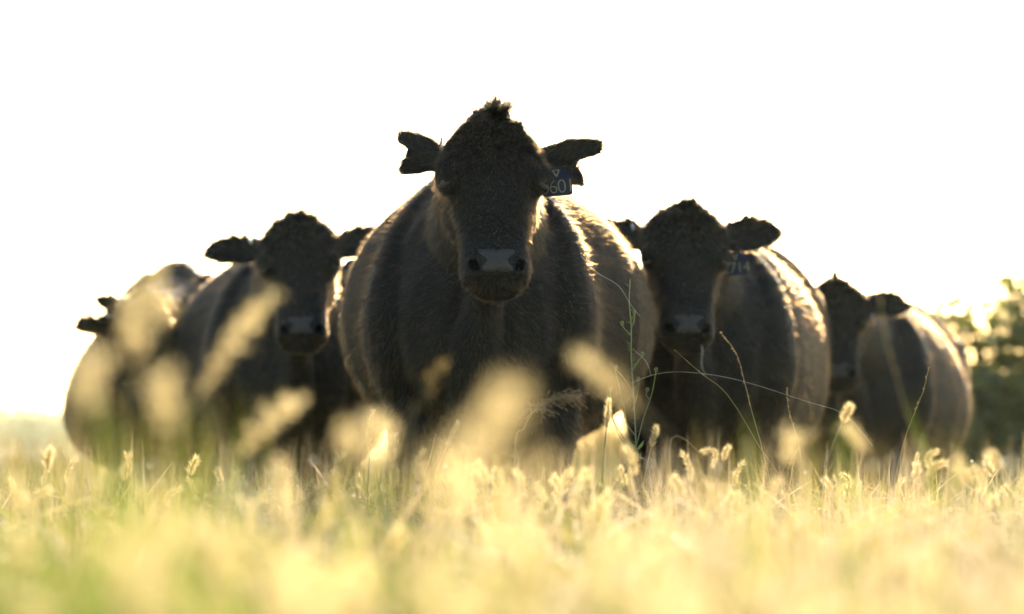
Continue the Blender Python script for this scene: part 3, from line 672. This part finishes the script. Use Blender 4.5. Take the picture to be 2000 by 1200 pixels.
# dark nodding panicle in front of the leader's right foreleg
def panicle(pts, D, label, n, spread, size, mat, droop=.4):
    b0 = gnd(pts[-1][0], D); o = empty("panicle_grass", b0); tag(o, label, "grass stalk")
    g = Geo(); px_tube(g, [(pts[-1][0], 880 + EYE*F/D)] + pts[::-1], .0016, .0007, D); g.V = [np.concatenate(g.V) - b0]; g.build("stem", M['stem'], o)
    ax = [P(x_, y_, D) - b0 for x_, y_ in pts]; sg = Geo(); tw = Geo()
    for k in range(n):
        q_ = rng.random()*.5; p = along(ax, q_); t = unit(along(ax, max(0, q_-.05)) - along(ax, q_+.05))
        d = unit(t*.9 + rng.normal(0, .5, 3) - np.array([0, 0, droop*.4])); L = spread*rng.uniform(.3, 1)
        e = p + d*L - np.array([0, 0, droop*L*.4]); tw.tube([p, (p+e)/2 + np.array([0, 0, L*.05]), e], [.0004, .0004, .0004], 4)
        dd = unit(d - np.array([0, 0, droop])); s2 = unit(np.cross(dd, rng.normal(0, 1, 3)))*size*.32; s3 = unit(np.cross(dd, s2))*size*.32; c = e
        sg.add([c - dd*size, c + s2, c - s2, c + s3, c - s3, c + dd*size], [(0, 1, 3), (0, 3, 2), (0, 2, 4), (0, 4, 1), (5, 3, 1), (5, 2, 3), (5, 4, 2), (5, 1, 4)])
    so = sg.build("seeds", mat, o, smooth=False); tw.build("twigs", M['stem'], so)
panicle([(1118, 770), (1080, 778), (1045, 800), (1022, 840), (1005, 890)], 8.7, "nodding brown grass panicle in front of the leader's right foreleg", 120, .045, .0068, M['brownseed'])
panicle([(868, 712), (840, 745), (828, 800), (800, 860)], 5.3, "blurred golden panicle of round seeds on the leader's left shoulder", 14, .02, .0055, M['bristle'], .1)
panicle([(640, 905), (632, 930), (625, 960)], 8.6, "short brown panicle below the left cow's chest", 20, .02, .004, M['brownseed'])
# spider silk
def silk(pts, D, label):
    g = Geo(); px_tube(g, pts, .00025, .0002, D, 5); o = g.build("spider_silk", M['silk']); tag(o, label, "spider thread", "spider threads strung off the weed")
silk([(1135, 500), (1165, 532), (1208, 558), (1228, 590), (1250, 618)], D0 - .02, "spider thread hanging from the leader's flank onto the weed")
silk([(1235, 748), (1281, 731), (1340, 727), (1440, 742), (1580, 786), (1650, 810), (1705, 872)], D0 - .05, "long faint spider thread running from the weed across the right cow")
silk([(1238, 684), (1262, 706), (1272, 735)], D0 - .03, "short spider thread between two branches of the weed")

# --- broad green and straw blades close to the lens
def wide_blade(pts, D, wid, mat, label):
    b0 = gnd(pts[-1][0], D); g = Geo(); q = [(pts[-1][0], 880 + EYE*F/D)] + pts[::-1]
    sp = [P(x_, y_, D) - b0 for x_, y_ in q]; sp = [along(sp, t) for t in np.linspace(0, 1, 12)]
    ribbon(g, sp, wid, (rng.uniform(-.5, .5), -1, .2)); o = g.build("green_grass", M[mat]); o.location = b0; tag(o, label, "grass blade")
wide_blade([(240, 905), (262, 960), (300, 1060)], 3.4, .007, 'greenleaf', "blurred green blade below the farthest left cow")
wide_blade([(430, 860), (395, 905), (350, 1010)], 3.6, .008, 'greenleaf', "blurred green blade under the tall leaning foxtail")
wide_blade([(160, 760), (215, 860), (260, 980)], 3.2, .008, 'greenleaf', "blurred yellow green blade before the farthest left cow's legs")
wide_blade([(480, 905), (425, 975), (385, 1060)], 6.0, .006, 'greenleaf', "green blade slanting right below the left cow")
wide_blade([(900, 1120), (960, 1160), (1010, 1230)], 1.8, .010, 'greenleaf', "very blurred yellow green blade at the bottom centre")
wide_blade([(1460, 800), (1464, 860), (1470, 960)], 4.2, .007, 'greenleaf', "blurred green blade in front of the right cow's belly")
wide_blade([(1640, 800), (1650, 880), (1660, 980)], 4.0, .007, 'greenleaf', "blurred green blade in front of the last cow's foreleg")
wide_blade([(1770, 770), (1790, 840), (1830, 940)], 5.5, .004, 'greenleaf', "dark narrow green blade crossing the last cow's flank")
wide_blade([(1996, 930), (1980, 960), (1950, 1000)], 8.0, .006, 'greenleaf', "short green blade at the right picture edge")

# --- taller grass clump near the lens on the left, and dry brush behind the herd
def clump(X0, X1, D0_, D1_, n, ytop, spread, tone, label, ln=.2):
    D = rng.uniform(D0_, D1_, n); X = rng.uniform(X0, X1, n); yt = ytop + np.abs(rng.normal(0, spread, n))
    hg = EYE - (yt - 880)/F*D; x = (X - 1000)/F*D
    return blades("tall_grass", x, D, hg, rng.uniform(.003, .006, n), tone + rng.normal(0, .2, n), rng.uniform(0, ln, n), M['blade'], label)
clump(60, 470, 3.0, 5.5, 130, 740, 90, .45, "taller blurred grass clump rising before the farthest left cow")
clump(640, 760, 3.5, 5.5, 22, 850, 50, .5, "taller blurred grass between the left cow and the leader")
clump(1380, 1900, 3.0, 6.0, 70, 800, 60, .6, "taller blurred grass before the right cows' legs")
clump(-40, 2040, 7.6, 10.4, 1500, 885, 36, .8, "tangled straw leaning every way at the leader's feet", 1.2)
clump(-40, 2040, 5.5, 8.8, 480, 838, 45, .8, "loose straw grass tops rising above the sward")
n = 14000
bx = rng.uniform(-7, 9, n); by = rng.uniform(24, 34, n); ramp_ = np.clip((bx - .3)/3.0, 0, 1)
blades("dry_brush", bx, by, np.clip(rng.normal(np.where(bx > -.6, .86, .55) + .25*ramp_, .12, n), .3, 1.6), rng.uniform(.008, .02, n), rng.uniform(0, 1, n), np.abs(rng.normal(.25, .15, n)), M['brush'], "dry brown and golden brush growing behind the herd")

# --- shrub at the right edge
def shrub(x0, y0, H, W, label, nl=6000):
    o = empty("shrub", (x0, y0, 0)); tag(o, label, "shrub")
    tr = Geo(); tips = []
    for k in range(15):
        az = 6.28*k/15 + rng.uniform(-.3, .3); q0 = rng.uniform(.15, .85); e = np.array([math.cos(az)*W*q0, math.sin(az)*W*q0, H*rng.uniform(.75, 1.05)*(1 - .4*q0)])
        pts = bez(np.zeros(3), np.array([0, 0, H*.25]), e*np.array([.7, .7, .6]), e, 9); tr.tube(pts, [.028*(1 - .85*i/8) for i in range(9)], 6)
        for q in np.linspace(.25, 1, 9):
            p = along(pts, q); tips.append((p, .10 + .15*(1-abs(q-.5))))
            for m_ in range(2):
                d = rng.normal(0, 1, 3); d[2] = abs(d[2])*.6; p2 = p + unit(d)*rng.uniform(.12, .32); tr.tube([p, (p+p2)/2 + .02, p2], [.007, .005, .002], 4); tips.append((p2, .11))
    tr.build("trunk", M['bark'], o)
    V = np.empty((nl*4, 3)); tone = np.empty(nl*4)
    for i in range(nl):
        p, r_ = tips[rng.integers(len(tips))]; c = p + rng.normal(0, r_*.55, 3); c[2] = max(.05, c[2])
        d = unit(rng.normal(0, 1, 3)); s2 = unit(np.cross(d, rng.normal(0, 1, 3))); L = rng.uniform(.026, .055)
        V[i*4:i*4+4] = [c - d*L, c + s2*L*.5, c + d*L, c - s2*L*.5]; tone[i*4:i*4+4] = np.clip(rng.normal(.45, .25), 0, 1)
    me = np_mesh("crown", V, np.arange(nl*4).reshape(-1, 4), False); at = me.attributes.new("tone", 'FLOAT', 'POINT'); at.data.foreach_set("value", tone.astype(np.float32))
    link("crown", me, o, M['shrubleaf'])
shrub(3.5, 24.5, 2.05, .95, "blurred tall leafy shrub at the right edge with gaps of sky")
shrub(3.28, 24.0, 1.2, .5, "low dark leafy bush in front of the tall shrub", 3200)
shrub(4.5, 26.0, 1.7, .8, "leafy bush right of the tall shrub just past the frame", 3000)

# --- far hazy trees on the left horizon
n = 9000; cx = rng.uniform(-135, -78, 60); cy = rng.uniform(640, 720, 60); ch_ = rng.uniform(6.5, 9.5, 60); ci = rng.integers(60, size=n)
c = np.stack([cx[ci], cy[ci], ch_[ci]*.5], 1) + rng.normal(0, 1, (n, 3))*np.stack([ch_[ci]*.35]*2 + [ch_[ci]*.26], 1); c[:, 2] = np.clip(c[:, 2], .1, 10.5)
d1 = rng.normal(0, 1, (n, 3)); d1 /= np.linalg.norm(d1, axis=1)[:, None]; d2 = np.cross(d1, rng.normal(0, 1, (n, 3))); d2 /= np.linalg.norm(d2, axis=1)[:, None]
V = np.stack([c - d1*.7, c + d2*.45, c + d1*.7, c - d2*.45], 1).reshape(-1, 3)
me = np_mesh("far_wood", V, np.arange(n*4).reshape(-1, 4), False); at = me.attributes.new("tone", 'FLOAT', 'POINT'); at.data.foreach_set("value", np.repeat(rng.random(n), 4).astype(np.float32))
tag(link("far_wood", me, None, M['wood']), "pale hazy line of far trees on the left horizon", None, None, "stuff")

# ------------------------------------------------------------ haze
g = Geo(); X0, X1, Y0, Y1, Z0, Z1 = -420, 420, -70, 850, -1.2, 12.0
g.add([(x_, y_, z_) for x_ in (X0, X1) for y_ in (Y0, Y1) for z_ in (Z0, Z1)], [(0, 1, 3, 2), (4, 6, 7, 5), (0, 4, 5, 1), (2, 3, 7, 6), (0, 2, 6, 4), (1, 5, 7, 3)])
m = bpy.data.materials.new("haze"); m.use_nodes = True; nt = m.node_tree; nt.nodes.clear()
out = nt.nodes.new("ShaderNodeOutputMaterial"); pv = nt.nodes.new("ShaderNodeVolumePrincipled")
pv.inputs["Color"].default_value = (.86, .88, .62, 1); pv.inputs["Density"].default_value = .00015; pv.inputs["Anisotropy"].default_value = .55  # real haze, with a yellow-olive tint imitating flare that lifts the blacks
nt.links.new(pv.outputs[0], out.inputs["Volume"])
tag(g.build("haze", m, None, False), "thin haze over the pasture, tinted to stand in for a lens flare veil", None, None, "stuff")
